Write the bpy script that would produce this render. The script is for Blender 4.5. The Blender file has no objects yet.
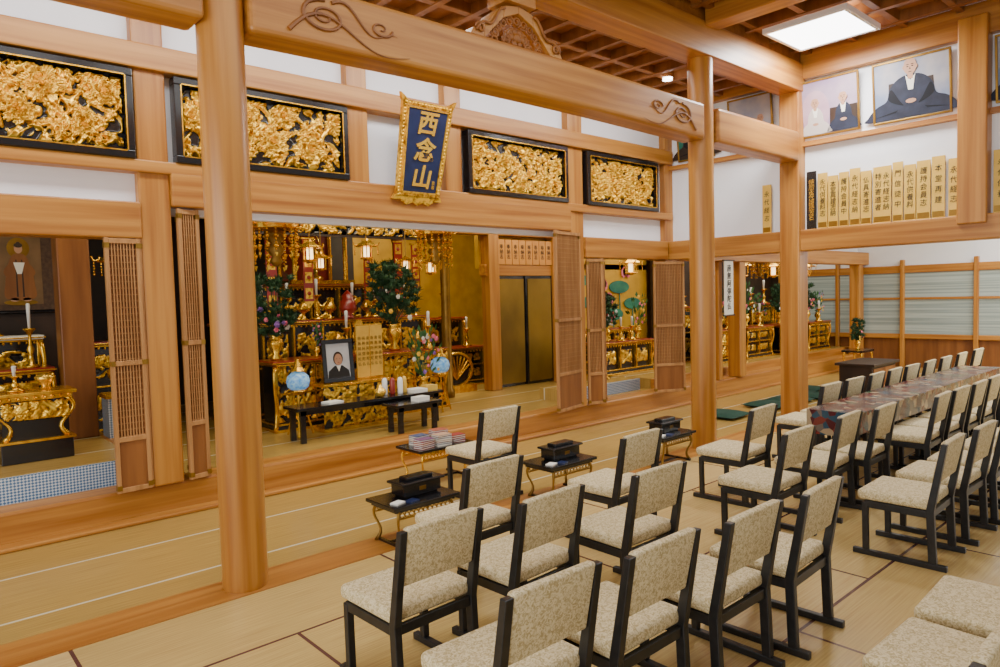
import bpy, math, random
import numpy as np
from mathutils import Vector, Matrix
random.seed(5)
COL=bpy.context.scene.collection
PI=math.pi
# ---------------------------------------------------------------- materials
def newmat(name):
    m=bpy.data.materials.new(name);m.use_nodes=True
    nt=m.node_tree;b=nt.nodes["Principled BSDF"]
    return m,nt,b
def rgb(c): return (c[0],c[1],c[2],1)
def pmat(name,c1,c2=None,scale=(4,4,4),rough=.5,metal=0,bump=0,coat=0,emit=0,nscale=1.0,spec=None,ramp=(.35,.65),detail=4):
    m,nt,b=newmat(name)
    b.inputs["Roughness"].default_value=rough;b.inputs["Metallic"].default_value=metal
    if coat: b.inputs["Coat Weight"].default_value=coat;b.inputs["Coat Roughness"].default_value=.12
    if spec is not None: b.inputs["Specular IOR Level"].default_value=spec
    b.inputs["Base Color"].default_value=rgb(c1)
    if emit:
        b.inputs["Emission Color"].default_value=rgb(c1);b.inputs["Emission Strength"].default_value=emit
    if c2 is not None or bump:
        tc=nt.nodes.new("ShaderNodeTexCoord");mp=nt.nodes.new("ShaderNodeMapping");mp.inputs["Scale"].default_value=scale
        nz=nt.nodes.new("ShaderNodeTexNoise");nz.inputs["Scale"].default_value=nscale;nz.inputs["Detail"].default_value=detail
        nt.links.new(tc.outputs["Object"],mp.inputs[0]);nt.links.new(mp.outputs[0],nz.inputs["Vector"])
        if c2 is not None:
            r=nt.nodes.new("ShaderNodeValToRGB");r.color_ramp.elements[0].position=ramp[0];r.color_ramp.elements[1].position=ramp[1]
            r.color_ramp.elements[0].color=rgb(c1);r.color_ramp.elements[1].color=rgb(c2)
            nt.links.new(nz.outputs[0],r.inputs[0]);nt.links.new(r.outputs[0],b.inputs["Base Color"])
        if bump:
            bp=nt.nodes.new("ShaderNodeBump");bp.inputs["Strength"].default_value=bump;bp.inputs["Distance"].default_value=.01
            nt.links.new(nz.outputs[0],bp.inputs["Height"]);nt.links.new(bp.outputs[0],b.inputs["Normal"])
    return m
W1=(.31,.105,.014);W2=(.52,.235,.044)
woodX=pmat("honey_wood_x",W1,W2,(.6,16,16),.38,bump=.05,detail=7,ramp=(.30,.64))
woodY=pmat("honey_wood_y",W1,W2,(16,.6,16),.38,bump=.05,detail=7,ramp=(.30,.64))
woodZ=pmat("honey_wood_z",W1,W2,(13,13,.5),.32,bump=.05,detail=7,ramp=(.30,.62))
woodC=pmat("ceiling_board",(.22,.070,.009),(.35,.13,.020),(9,.6,9),.5,detail=5)
woodD=pmat("aged_wood",(.18,.060,.012),(.28,.105,.023),(9,9,.8),.45,detail=5)
woodL=pmat("lattice_wood",(.33,.15,.042),(.47,.235,.078),(14,14,1),.5)
white=pmat("plaster_white",(.87,.88,.92),(.91,.92,.95),(2,2,2),.85)
gold=pmat("gold_leaf",(1.0,.61,.07),(.62,.30,.02),(14,14,14),.27,metal=.85,bump=.15)
goldc=pmat("gold_carved",(.44,.20,.009),(1.0,.62,.06),(24,24,24),.28,metal=.8,bump=.15,ramp=(.34,.54),detail=3)
goldb=pmat("gold_bright",(1.0,.66,.10),(.95,.53,.06),(5,5,5),.25,metal=.75)
goldwall=pmat("gold_paper",(.70,.41,.033),(.54,.30,.02),(3,3,3),.45,metal=.3)
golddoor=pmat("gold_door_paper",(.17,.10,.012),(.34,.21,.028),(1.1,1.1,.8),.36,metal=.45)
golddim=pmat("gold_dim",(.36,.20,.025),(.20,.10,.012),(4,4,4),.35,metal=.6)
black=pmat("black_lacquer",(.007,.007,.008),rough=.22,coat=.4)
blackm=pmat("black_frame_wood",(.009,.009,.010),(.018,.018,.018),(20,20,20),.36)
darkbrown=pmat("dark_brown",(.020,.010,.005),(.045,.021,.010),(3,3,3),.5)
red=pmat("red_lacquer",(.26,.016,.008),rough=.3,coat=.3)
blue=pmat("deep_blue",(.004,.011,.055),(.007,.019,.085),(6,6,6),.4)
paper=pmat("washi_paper",(.85,.82,.72),rough=.8)
cream=pmat("cream_gold_paper",(.74,.45,.06),(.84,.55,.10),(5,5,5),.45,metal=.15)
ink=pmat("ink_black",(.01,.01,.01),rough=.6)
green=pmat("pine_green",(.006,.038,.010),(.018,.075,.018),(20,20,20),.6)
green2=pmat("leaf_green",(.02,.10,.025),(.05,.17,.035),(20,20,20),.55)
teal=pmat("lotus_leaf_teal",(.01,.13,.10),(.04,.24,.14),(3,3,3),.5)
zab=pmat("green_cushion_cloth",(.003,.038,.022),(.006,.052,.032),(30,30,30),.85)
pink=pmat("petal_pink",(.75,.10,.20),(.85,.25,.35),(20,20,20),.6)
yellow=pmat("petal_yellow",(.9,.55,.04),rough=.6)
purple=pmat("petal_purple",(.18,.07,.36),(.32,.15,.5),(20,20,20),.6)
whitep=pmat("petal_white",(.85,.85,.8),rough=.6)
lampblue=pmat("lantern_blue",(.06,.25,.55),(.50,.75,.85),(30,30,30),.4)
lb=lampblue.node_tree.nodes["Principled BSDF"]
lb.inputs["Emission Color"].default_value=(.08,.40,.85,1);lb.inputs["Emission Strength"].default_value=.35
lampwarm=pmat("lamp_warm",(1,.72,.35),emit=4)
navy=pmat("robe_navy",(.008,.011,.028),(.016,.022,.048),(8,8,8),.7)
navy2=pmat("robe_fold",(.002,.003,.008),rough=.8)
skin=pmat("skin_tone",(.50,.27,.16),rough=.6)
violet=pmat("portrait_violet",(.30,.20,.34),(.48,.36,.42),(2,2,2),.7)
skyblue=pmat("portrait_blue",(.20,.25,.38),(.46,.42,.42),(1.6,1.6,1.6),.7,ramp=(.40,.60))
glass=pmat("frosted_glass",(.24,.29,.27),(.40,.46,.42),(.5,.3,26),.35,ramp=(.40,.60))
gl=glass.node_tree.nodes["Principled BSDF"];gl.inputs["Emission Color"].default_value=(.55,.66,.60,1);gl.inputs["Emission Strength"].default_value=.06
panel_em=pmat("light_panel",(1,1,1),emit=9)
def fabric_mat():
    m,nt,b=newmat("beige_patterned_fabric")
    tc=nt.nodes.new("ShaderNodeTexCoord")
    v=nt.nodes.new("ShaderNodeTexNoise");v.inputs["Scale"].default_value=65;v.inputs["Detail"].default_value=1.5;v.inputs["Distortion"].default_value=1.6
    r=nt.nodes.new("ShaderNodeValToRGB");e=r.color_ramp.elements
    e[0].position=.42;e[0].color=(.77,.66,.40,1);e[1].position=.62;e[1].color=(.48,.37,.17,1)
    nt.links.new(tc.outputs["Object"],v.inputs["Vector"]);nt.links.new(v.outputs[0],r.inputs[0]);nt.links.new(r.outputs[0],b.inputs["Base Color"])
    b.inputs["Roughness"].default_value=.75
    bu=nt.nodes.new("ShaderNodeBump");bu.inputs["Strength"].default_value=.15;bu.inputs["Distance"].default_value=.003
    nt.links.new(v.outputs[0],bu.inputs["Height"]);nt.links.new(bu.outputs[0],b.inputs["Normal"])
    return m
fabric=fabric_mat()
def cloth_mat():
    m,nt,b=newmat("patterned_table_cloth")
    tc=nt.nodes.new("ShaderNodeTexCoord");v=nt.nodes.new("ShaderNodeTexVoronoi");v.inputs["Scale"].default_value=13
    r=nt.nodes.new("ShaderNodeValToRGB");r.color_ramp.interpolation='CONSTANT';e=r.color_ramp.elements
    e[0].color=(.07,.008,.012,1);e[1].position=.3;e[1].color=(.14,.11,.09,1)
    for p,c in [(.45,(.16,.025,.02,1)),(.6,(.34,.26,.16,1)),(.72,(.02,.06,.10,1)),(.86,(.04,.11,.05,1))]:
        x=e.new(p);x.color=c
    nt.links.new(tc.outputs["Object"],v.inputs["Vector"]);nt.links.new(v.outputs["Color"],r.inputs[0]);nt.links.new(r.outputs[0],b.inputs["Base Color"])
    b.inputs["Roughness"].default_value=.22
    return m
cloth=cloth_mat()
def tatami_mat(name,edge,off,mort,bw,bh,o=.5,c1=(.54,.375,.125),c2=(.65,.47,.19)):
    m,nt,b=newmat(name);L=nt.links.new
    tc=nt.nodes.new("ShaderNodeTexCoord");mp=nt.nodes.new("ShaderNodeMapping");mp.inputs["Location"].default_value=off
    br=nt.nodes.new("ShaderNodeTexBrick");br.offset=o;br.inputs["Scale"].default_value=1
    br.inputs["Brick Width"].default_value=bw;br.inputs["Row Height"].default_value=bh;br.inputs["Mortar Size"].default_value=mort
    br.inputs["Mortar Smooth"].default_value=.05;br.inputs["Bias"].default_value=0
    br.inputs["Color1"].default_value=rgb(c1);br.inputs["Color2"].default_value=rgb(c2);br.inputs["Mortar"].default_value=rgb(edge)
    L(tc.outputs["Object"],mp.inputs[0]);L(mp.outputs[0],br.inputs["Vector"])
    nz=nt.nodes.new("ShaderNodeTexNoise");nz.inputs["Scale"].default_value=1;nz.inputs["Detail"].default_value=4
    m2=nt.nodes.new("ShaderNodeMapping");m2.inputs["Scale"].default_value=(2.5,110,3);L(tc.outputs["Object"],m2.inputs[0]);L(m2.outputs[0],nz.inputs["Vector"])
    mx=nt.nodes.new("ShaderNodeMix");mx.data_type='RGBA';mx.blend_type='OVERLAY';mx.inputs["Factor"].default_value=.45
    L(br.outputs["Color"],mx.inputs[6]);L(nz.outputs[0],mx.inputs[7]);L(mx.outputs[2],b.inputs["Base Color"])
    b.inputs["Roughness"].default_value=.27
    bu=nt.nodes.new("ShaderNodeBump");bu.inputs["Strength"].default_value=.15;bu.inputs["Distance"].default_value=.003
    L(nz.outputs[0],bu.inputs["Height"]);L(bu.outputs[0],b.inputs["Normal"])
    return m
tat=tatami_mat("tatami_hall",(.11,.045,.04),(.27,.22,0),.010,1.85,.912)
tat2=tatami_mat("tatami_aisle",(.66,.60,.40),(.5,-.02,0),.011,60,.78,0,(.40,.25,.06),(.44,.28,.075))
def diamond_mat():
    m,nt,b=newmat("blue_white_brocade");L=nt.links.new
    tc=nt.nodes.new("ShaderNodeTexCoord");mp=nt.nodes.new("ShaderNodeMapping");mp.inputs["Rotation"].default_value=(0,PI/4,0)
    ck=nt.nodes.new("ShaderNodeTexChecker");ck.inputs["Scale"].default_value=60
    ck.inputs["Color1"].default_value=(.62,.68,.72,1);ck.inputs["Color2"].default_value=(.07,.17,.32,1)
    L(tc.outputs["Object"],mp.inputs[0]);L(mp.outputs[0],ck.inputs["Vector"]);L(ck.outputs[0],b.inputs["Base Color"])
    return m
diamond=diamond_mat()
# ---------------------------------------------------------------- geometry
class G:
    def __init__(s): s.v=[];s.f=[];s.m=[]
    def add(s,v,f,mi=0):
        o=len(s.v);s.v+= [tuple(p) for p in v];s.f+=[tuple(i+o for i in q) for q in f];s.m+=[mi]*len(f);return s
    def box(s,x0,x1,y0,y1,z0,z1,mi=0):
        v=[(x,y,z) for z in (z0,z1) for y in (y0,y1) for x in (x0,x1)]
        return s.add(v,[(0,2,3,1),(4,5,7,6),(0,1,5,4),(2,6,7,3),(0,4,6,2),(1,3,7,5)],mi)
    def lathe(s,prof,c=(0,0,0),n=16,mi=0,sq=None):
        v=[];f=[]
        for r,z in prof:
            for i in range(n):
                a=2*PI*i/n;v.append((c[0]+r*math.cos(a),c[1]+r*math.sin(a),c[2]+z))
        k=len(prof)
        for j in range(k-1):
            for i in range(n):
                a=j*n+i;b=j*n+(i+1)%n;f.append((a,b,b+n,a+n))
        f.append(tuple(range(n-1,-1,-1)));f.append(tuple((k-1)*n+i for i in range(n)))
        return s.add(v,f,mi)
    def cyl(s,x,y,z0,z1,r,n=16,mi=0,r2=None): return s.lathe([(r,z0),(r if r2 is None else r2,z1)],(x,y,0),n,mi)
    def prism(s,poly,ax,a,b,mi=0):
        def P(p,t):
            if ax==0:return (t,p[0],p[1])
            if ax==1:return (p[0],t,p[1])
            return (p[0],p[1],t)
        n=len(poly);v=[P(p,a) for p in poly]+[P(p,b) for p in poly]
        f=[tuple(range(n)),tuple(range(2*n-1,n-1,-1))]+[(i,i+n,(i+1)%n+n,(i+1)%n) for i in range(n)]
        return s.add(v,f,mi)
    def tube(s,path,r,n=6,mi=0,taper=None):
        v=[];f=[];K=len(path);pts=[Vector(p) for p in path]
        for i,p in enumerate(pts):
            d=(pts[min(i+1,K-1)]-pts[max(i-1,0)])
            if d.length<1e-9:d=Vector((0,0,1))
            d.normalize()
            a=d.cross(Vector((0,1,0)));
            if a.length<.2:a=d.cross(Vector((1,0,0)))
            a.normalize();b=d.cross(a)
            rr=r*(taper(i/(K-1)) if taper else 1)
            for j in range(n):
                t=2*PI*j/n;q=p+a*rr*math.cos(t)+b*rr*math.sin(t);v.append(tuple(q))
        for i in range(K-1):
            for j in range(n):
                a=i*n+j;b=i*n+(j+1)%n;f.append((a,b,b+n,a+n))
        f.append(tuple(range(n-1,-1,-1)));f.append(tuple((K-1)*n+i for i in range(n)))
        return s.add(v,f,mi)
    def ball(s,c,r,mi=0,n=8,k=5,sc=(1,1,1)):
        v=[];f=[]
        for j in range(1,k):
            ph=PI*j/k
            for i in range(n):
                a=2*PI*i/n;v.append((c[0]+r*sc[0]*math.sin(ph)*math.cos(a),c[1]+r*sc[1]*math.sin(ph)*math.sin(a),c[2]+r*sc[2]*math.cos(ph)))
        t=len(v);v.append((c[0],c[1],c[2]+r*sc[2]));v.append((c[0],c[1],c[2]-r*sc[2]))
        for j in range(k-2):
            for i in range(n):
                a=j*n+i;b=j*n+(i+1)%n;f.append((a,a+n,b+n,b))
        for i in range(n):
            f.append((t,i,(i+1)%n));f.append((t+1,(k-2)*n+(i+1)%n,(k-2)*n+i))
        return s.add(v,f,mi)
    def obj(s,name,mats,parent=None,loc=(0,0,0),rot=(0,0,0),smooth=False,bevel=0,seg=2,sub=0):
        me=bpy.data.meshes.new(name);me.from_pydata(s.v,[],s.f)
        if not isinstance(mats,(list,tuple)):mats=[mats]
        for m in mats:me.materials.append(m)
        me.polygons.foreach_set("material_index",s.m)
        me.polygons.foreach_set("use_smooth",[smooth]*len(s.f));me.update()
        o=bpy.data.objects.new(name,me);COL.objects.link(o);o.location=loc;o.rotation_euler=rot
        if parent:o.parent=parent
        if bevel:
            b=o.modifiers.new("b","BEVEL");b.width=bevel;b.segments=seg;b.limit_method='ANGLE'
        return o
def thing(name,label,cat,loc=(0,0,0),rz=0,group=None,rx=0):
    o=bpy.data.objects.new(name,None);COL.objects.link(o);o.location=loc;o.rotation_euler=(rx,0,rz);o.empty_display_size=.1
    o["label"]=label;o["category"]=cat
    if group:o["group"]=group
    return o
def tag(o,label,cat,group=None):
    o["label"]=label;o["category"]=cat
    if group:o["group"]=group
    return o
def struct(o): o["kind"]="structure";return o
def stuff(o): o["kind"]="stuff";return o
def copy_thing(src,loc,rz=None,label=None,sc=None):
    c=src.copy();COL.objects.link(c);c.location=loc
    if rz is not None:c.rotation_euler=(src.rotation_euler[0],src.rotation_euler[1],rz)
    if label:c["label"]=label
    if sc:c.scale=sc
    for ch in src.children:
        d=ch.copy();COL.objects.link(d);d.parent=c
    return c
def textmesh(name,body,size,mat,parent=None,loc=(0,0,0),rot=(PI/2,0,0),ext=.003,space=1.0,sx=1,bold=0,shear=0):
    cu=bpy.data.curves.new("txt","FONT");cu.body=body;cu.size=size;cu.align_x='CENTER';cu.align_y='CENTER';cu.extrude=ext;cu.space_line=space;cu.offset=bold;cu.shear=shear
    t=bpy.data.objects.new("txt",cu);COL.objects.link(t)
    bpy.context.view_layer.update()
    dg=bpy.context.evaluated_depsgraph_get()
    me=bpy.data.meshes.new_from_object(t.evaluated_get(dg));me.name=name
    bpy.data.objects.remove(t)
    me.materials.clear();me.materials.append(mat)
    o=bpy.data.objects.new(name,me);COL.objects.link(o);o.location=loc;o.rotation_euler=rot;o.scale=(sx,1,1)
    if parent:o.parent=parent
    return o
def relief(w,h,nx,nz,seed,depth=.05,nf=14,R=(.07,.14),thr=.05,g=None,org=(0,0,0),leaves=0,base=.52):
    """carved relief facing -Y, centred on x, z from 0..h"""
    rs=np.random.RandomState(seed)
    x=np.linspace(-w/2,w/2,nx);z=np.linspace(0,h,nz);X,Z=np.meshgrid(x,z)
    ph=rs.rand(10)*6
    Xw=X+.035*np.sin(14*Z+ph[6])+.02*np.sin(31*Z+ph[7]);Zw=Z+.035*np.sin(15*X+ph[8])+.02*np.sin(29*X+ph[9])
    a=np.sin(30*Xw+ph[0]+2.2*np.sin(17*Zw+ph[1]))+np.sin(38*Zw+ph[2]+2.2*np.sin(20*Xw+ph[3]))
    H=base*np.clip(a*.42+.18,0,1)
    a2=np.sin(80*Xw+5*np.sin(24*Zw+ph[4])+ph[5]);H+=.10*np.clip(a2,0,1)*(H>.05)
    for i in range(leaves):
        cx=rs.uniform(-w/2,w/2);cz=rs.uniform(.05*h,.95*h);an=rs.uniform(0,2*PI);ln=rs.uniform(.06,.12)
        bend=rs.uniform(-3,3)
        u=(X-cx)*np.cos(an)+(Z-cz)*np.sin(an);v_=-(X-cx)*np.sin(an)+(Z-cz)*np.cos(an)-bend*u*u
        wv=ln*.34*np.sqrt(np.clip(1-(u/ln)**2,0,1))*(1+.25*np.cos(u*120))
        m=np.clip(1-np.abs(v_)/np.maximum(wv,1e-4),0,1)*(np.abs(u)<ln)
        lf=.66*np.sqrt(m)*(.75+.25*np.cos(np.abs(v_)*180-u*90))-.14*(np.abs(v_)<.004)
        H=np.maximum(H,lf)
    for i in range(nf):
        cx=-w/2+w*((i+.5)/nf+rs.uniform(-.3,.3)/nf);cz=h*(.28 if i%2 else .72)+rs.uniform(-.14,.14)*h;r0=rs.uniform(*R)
        sq=rs.uniform(.75,1.15);tl=rs.uniform(0,PI)
        dx0=X-cx;dz0=Z-cz;dx=(dx0*np.cos(tl)+dz0*np.sin(tl));dz=(-dx0*np.sin(tl)+dz0*np.cos(tl))/sq
        r=np.sqrt(dx*dx+dz*dz)/r0;t=np.arctan2(dz,dx)
        lay=np.zeros_like(X);ks=rs.randint(5,9,3)
        for L,(ro,hh) in enumerate([(1.0,.64),(.74,.84),(.46,1.0)]):
            rr=r/ro;p=rs.uniform(0,6)
            lobes=np.abs(np.cos(ks[L]*t/2+p))
            edge=(.74+.26*lobes)*(1+.05*np.cos(23*t+p))
            inside=rr<edge
            prof=hh*(.50+.50*np.clip(rr/edge,0,1)**2)*(.66+.34*lobes**.5)*(.92+.08*np.cos(40*t))
            lay=np.where(inside,prof,lay)
        lay=np.where(r<.14,1.1*np.sqrt(np.clip(1-(r/.15)**2,0,1))+.25,lay)
        H=np.maximum(H,lay)
    edge=np.minimum(np.minimum(X+w/2,w/2-X),np.minimum(Z,h-Z));H=H*np.clip(edge/.015,0,1)
    v=[(org[0]+X[j,i],org[1]-depth*H[j,i],org[2]+Z[j,i]) for j in range(nz) for i in range(nx)]
    g=g or G();o=len(g.v);g.v+=v
    for j in range(nz-1):
        for i in range(nx-1):
            a=j*nx+i;g.f.append((o+a,o+a+1,o+a+nx+1,o+a+nx))
            g.m.append(1 if (H[j,i]+H[j+1,i+1])/2<thr else 0)
    return g
# ---------------------------------------------------------------- camera
f=698.3;yaw,pitch,roll=.8405,-.0531,.0266
F=Vector((math.cos(yaw)*math.cos(pitch),math.sin(yaw)*math.cos(pitch),math.sin(pitch)))
Rv=Vector((math.sin(yaw),-math.cos(yaw),0));U=Rv.cross(F)
R2=math.cos(roll)*Rv-math.sin(roll)*U;U2=math.sin(roll)*Rv+math.cos(roll)*U
cam=bpy.data.cameras.new("camera");co=bpy.data.objects.new("camera",cam);COL.objects.link(co)
cam.sensor_width=36;cam.lens=f*36/1000;cam.clip_start=.05
co.matrix_world=Matrix(((R2.x,U2.x,-F.x,0),(R2.y,U2.y,-F.y,0),(R2.z,U2.z,-F.z,1.75),(0,0,0,1)))
bpy.context.scene.camera=co
# ---------------------------------------------------------------- shell
YR=4.25;YA=6.19;XW=9.01
struct(G().box(-5,18,-5,YR-.16,-.1,0).obj("floor",tat))
struct(G().box(-5,18,YR+.16,YA,-.1,0).obj("floor.001",tat2))
tn=[0]
def trim(x0,x1,y0,y1,z0,z1,mat,bev=.012):
    tn[0]+=1
    cx,cy,cz=(x0+x1)/2,(y0+y1)/2,(z0+z1)/2
    k=.37*tn[0]   # every timber shows its own grain
    return struct(G().box(x0-cx+k,x1-cx+k,y0-cy+k,y1-cy+k,z0-cz+k,z1-cz+k).obj("trim_%d"%tn[0],mat,bevel=bev,loc=(cx-k,cy-k,cz-k)))
trim(-5,18,YR-.16,YR+.16,-.1,.004,woodX,0)
trim(-5,18,YA-.14,YA,0,.035,woodX)
trim(-5,16.6,YA,YA+.28,0,.26,woodX,.02)
struct(G().box(1.7,9,YA+.28,11,.0,.25).obj("floor.002",tat2))
struct(G().box(-5,1.62,6.55,11,.0,.46).obj("floor.003",tat2))
struct(G().box(9,16.6,6.55,11,.0,.40).obj("floor.004",tat2))
tn[0]+=1;struct(G().box(-5,1.62,6.52,6.55,.24,.45).obj("trim_%d"%tn[0],diamond))
tn[0]+=1;struct(G().box(7.1,8.8,6.6,6.64,.24,.42).obj("trim_%d"%tn[0],diamond))
trim(7.1,8.8,6.64,7.1,.25,.42,tat2,0)
trim(9,16.6,6.48,6.55,.0,.40,woodX)
trim(1.62,1.7,YA+.28,11,.0,.46,woodY)
for x0,x1,z1,z0 in [(1.64,1.88,4.2,.26),(3.56,3.79,4.2,2.8),(4.76,4.99,4.2,2.8),(6.74,7.02,4.2,.26),(8.86,9.12,4.4,.26),(11.0,11.2,2.5,.26)]:
    trim(x0,x1,YA-.06,YA+.18,z0,z1,woodZ,.015)
struct(G().box(-5,9,YA+.04,YA+.12,2.5,4.4).obj("wall_altar",white))
trim(-5,1.64,YA-.10,YA+.14,2.29,2.58,woodX)
trim(1.88,6.74,YA-.10,YA+.14,2.56,2.84,woodX)
trim(7.02,8.86,YA-.10,YA+.14,2.23,2.5,woodX)
trim(9.12,16.5,YA-.10,YA+.14,2.23,2.5,woodX)
trim(-5,9,YA-.11,YA+.13,3.64,3.84,woodX)
trim(-5,9,YA-.10,YA+.14,2.82,2.92,woodX)
trim(-5,9,YA-.16,YA+.2,4.18,4.48,woodX)
struct(G().box(XW+.04,XW+.12,-3,YA,2.45,4.6).obj("wall_right",white))
trim(XW-.10,XW+.16,-3,YA-.05,2.23,2.50,woodY)
trim(XW-.06,XW+.14,-3,YA-.05,4.40,4.75,woodY)
trim(XW-.04,XW+.06,-3,YA-.05,3.56,3.62,woodY,.004)
trim(XW-.14,XW+.12,YR-.13,YR+.13,0,4.5,woodZ,.015)
trim(XW-.14,XW+.12,2.10,2.38,2.4,4.6,woodZ,.015)
# far room
struct(G().box(16.5,16.6,-3,8.1,0,.68).obj("wall_far",woodD))
struct(G().box(16.5,16.6,-3,8.1,2.05,3.9).obj("wall_far.001",white))
struct(G().box(16.5,16.6,8.1,11,0,3.9).obj("wall_far.002",darkbrown))
trim(16.42,16.5,-3,8.1,2.02,2.18,woodY);trim(16.42,16.5,-3,8.1,.62,.72,woodY);trim(16.42,16.5,-3,8.1,1.45,1.5,woodY)
for i in range(8):
    y=8.1-1.35*i; g=G();g.box(16.46,16.5,y-1.35,y,.72,2.02)
    struct(g.obj("window_%d"%(i+1),glass))
    trim(16.38,16.48,y-.05,y+.03,0,2.3,woodZ)
trim(16.1,16.34,YA-.05,YA+.17,.26,2.3,woodZ,.015)
struct(G().box(9,16.6,YA+.14,YA+.2,2.5,3.9).obj("wall_altar.001",white))
struct(G().box(9.1,16.6,-3,11,3.9,4.0).obj("ceiling",white))
# inner altar room shell
struct(G().box(-5,6.4,11,11.1,0,3.6).obj("wall_back",darkbrown))
struct(G().box(6.4,16.6,11,11.1,0,3.6).obj("wall_back.002",goldwall))
struct(G().box(-5,9,YA+.2,11,3.5,3.6).obj("ceiling.001",darkbrown))
struct(G().box(-5,1.62,8.9,9.0,.46,3.5).obj("wall_back.001",darkbrown))
struct(G().box(7.2,11.6,8.5,8.6,2.2,3.5).obj("wall_inner.001",goldwall))
struct(G().box(8.8,11.6,8.5,8.6,.25,2.3).obj("wall_inner.002",goldwall))
struct(G().box(11.6,16.4,8.3,8.4,.4,3.9).obj("wall_inner.003",darkbrown))
trim(7.2,9,8.35,8.5,2.08,2.26,woodX);trim(6.4,9,8.3,8.5,2.72,2.95,woodX)
trim(7.24,7.46,8.3,8.5,.25,3.4,woodZ);trim(8.7,8.85,8.3,8.5,.25,3.4,woodZ)
trim(1.34,1.62,7.85,8.10,.46,3.4,woodD)
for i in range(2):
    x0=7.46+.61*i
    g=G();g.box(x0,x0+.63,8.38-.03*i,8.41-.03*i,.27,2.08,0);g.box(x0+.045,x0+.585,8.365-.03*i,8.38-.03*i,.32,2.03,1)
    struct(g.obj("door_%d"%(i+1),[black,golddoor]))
# ---------------------------------------------------------------- ceilings
g=G();g.box(-5,XW+.1,-5,YR+.1,4.80,4.87,0)
for i in range(22):
    y=4.02-.55*i
    if y>-5:g.box(-5,XW,y-.035,y+.035,4.69,4.80,1)
for i in range(30):
    x=8.7-.55*i
    if x>-5:g.box(x-.035,x+.035,-5,YR,4.68,4.80,1)
struct(g.obj("ceiling.002",[woodC,woodD]))
g=G();g.box(-5,XW+.1,YR,YA+.2,4.55,4.62,0)
for i in range(40):
    x=-4.8+.42*i
    if x<XW:g.box(x-.035,x+.035,YR,YA,4.44,4.55,1)
for y in (4.75,5.25,5.75):g.box(-5,XW,y-.035,y+.035,4.45,4.55,1)
struct(g.obj("ceiling.003",[woodC,woodD]))
trim(-5,XW,YR-.15,YR+.15,4.25,4.60,woodX,.012)
trim(-5,XW,YR-.12,YR+.12,4.60,4.80,woodC,.01)
for x in (-1.6,1.5,4.35,6.8):
    trim(x-.12,x+.12,-5,YR-.15,4.54,4.80,woodY,.012)
# ---------------------------------------------------------------- round pillars
for x,r,zt in [(1.63,.135,4.26),(6.82,.135,4.26)]:
    g=G();g.lathe([(r*.96,0),(r,.05),(r,zt-.03),(r*.97,zt)],(0,0,0),40)
    o=g.obj("pillar",woodZ,loc=(x,YR,0),smooth=True)
    m=o.modifiers.new("e","EDGE_SPLIT")
    tag(o,"thick round honey-coloured wooden pillar with polished grain","pillar","round pillars")
b=thing("carved_beam","long honey-coloured wooden beam with carved scroll ends spanning the pillars","beam",(0,YR,0))
g=G()
for xa,xb in [(-5,1.50),(1.76,6.69),(6.95,8.88)]:
    n=14;top=[];bot=[]
    for i in range(n+1):
        t=i/n;x=xa+(xb-xa)*t
        if xb>2 and xb<7: arch=.035*math.sin(PI*t);zt=3.74+arch*.5;zb=3.36+arch
        else: zt=3.74;zb=3.37
        top.append((x,zt));bot.append((x,zb))
    g.prism(bot+top[::-1],1,-.14,.14)
g.obj("beam",woodX,b,bevel=.035,seg=3)
def spiral(cx,cz,r0,turn,dirn,a0=0,y=-.145,n=40):
    return [(cx+r0*(1-i/n*.85)*math.cos(a0+dirn*turn*2*PI*i/n),y,cz+.62*r0*(1-i/n*.85)*math.sin(a0+dirn*turn*2*PI*i/n)) for i in range(n+1)]
g=G()
for side,cx in ((1,2.25),(-1,6.25)):
    g.tube(spiral(cx,3.56,.17,1.8,side,PI/2),.014,6,taper=lambda t:1-.6*t)
    g.tube([(cx+side*(-.25+.9*t),-.145,3.43+.20*math.sin(t*5)*(1-t)) for t in [i/20 for i in range(21)]],.014,6,taper=lambda t:1.1-t)
    g.tube([(cx+side*(.05+.5*t),-.145,3.66-.16*t+.05*math.sin(t*8)) for t in [i/16 for i in range(17)]],.012,6,taper=lambda t:1.1-t)
    g.tube(spiral(cx+side*.42,3.58,.09,1.3,-side,0),.010,6,taper=lambda t:1-.6*t)
g.obj("scroll_carving",woodD,b)
b=thing("frog_leg_strut","openwork carved wooden strut standing on the beam","carving",(4.03,YR,3.755))
g=G();out=[(-.52,0),(-.48,.07),(-.36,.12),(-.27,.22),(-.15,.31),(0,.34),(.15,.31),(.27,.22),(.36,.12),(.48,.07),(.52,0),(.38,.0),(.29,.09),(.17,.21),(0,.28),(-.17,.21),(-.29,.09),(-.38,0)]
for a in [(0,1,2,17),(2,3,16,17),(3,4,15,16),(4,5,14,15),(5,6,13,14),(6,7,12,13),(7,8,11,12),(8,9,10,11)]:
    g.prism([out[i] for i in a],1,-.08,.08)
g.box(-.16,.16,-.12,.12,.34,.47)
g.obj("strut_frame",woodX,b,bevel=.006)
g=G()
for i in range(11):
    a=PI*i/10
    for rr in (.10,.20):
        cx=rr*1.25*math.cos(a);cz=.03+rr*.95*math.sin(a)
        g.tube([(cx+.045*math.cos(t*9+i)*(1-.7*t),-.05,cz+.045*math.sin(t*9+i)*(1-.7*t)) for t in [k/12 for k in range(13)]],.009,5)
g.ball((0,-.05,.09),.045,sc=(1,.6,1))
for k in range(6):
    a=2*PI*k/6;g.ball((.055*math.cos(a),-.05,.09+.055*math.sin(a)),.028,sc=(1,.5,1))
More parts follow.
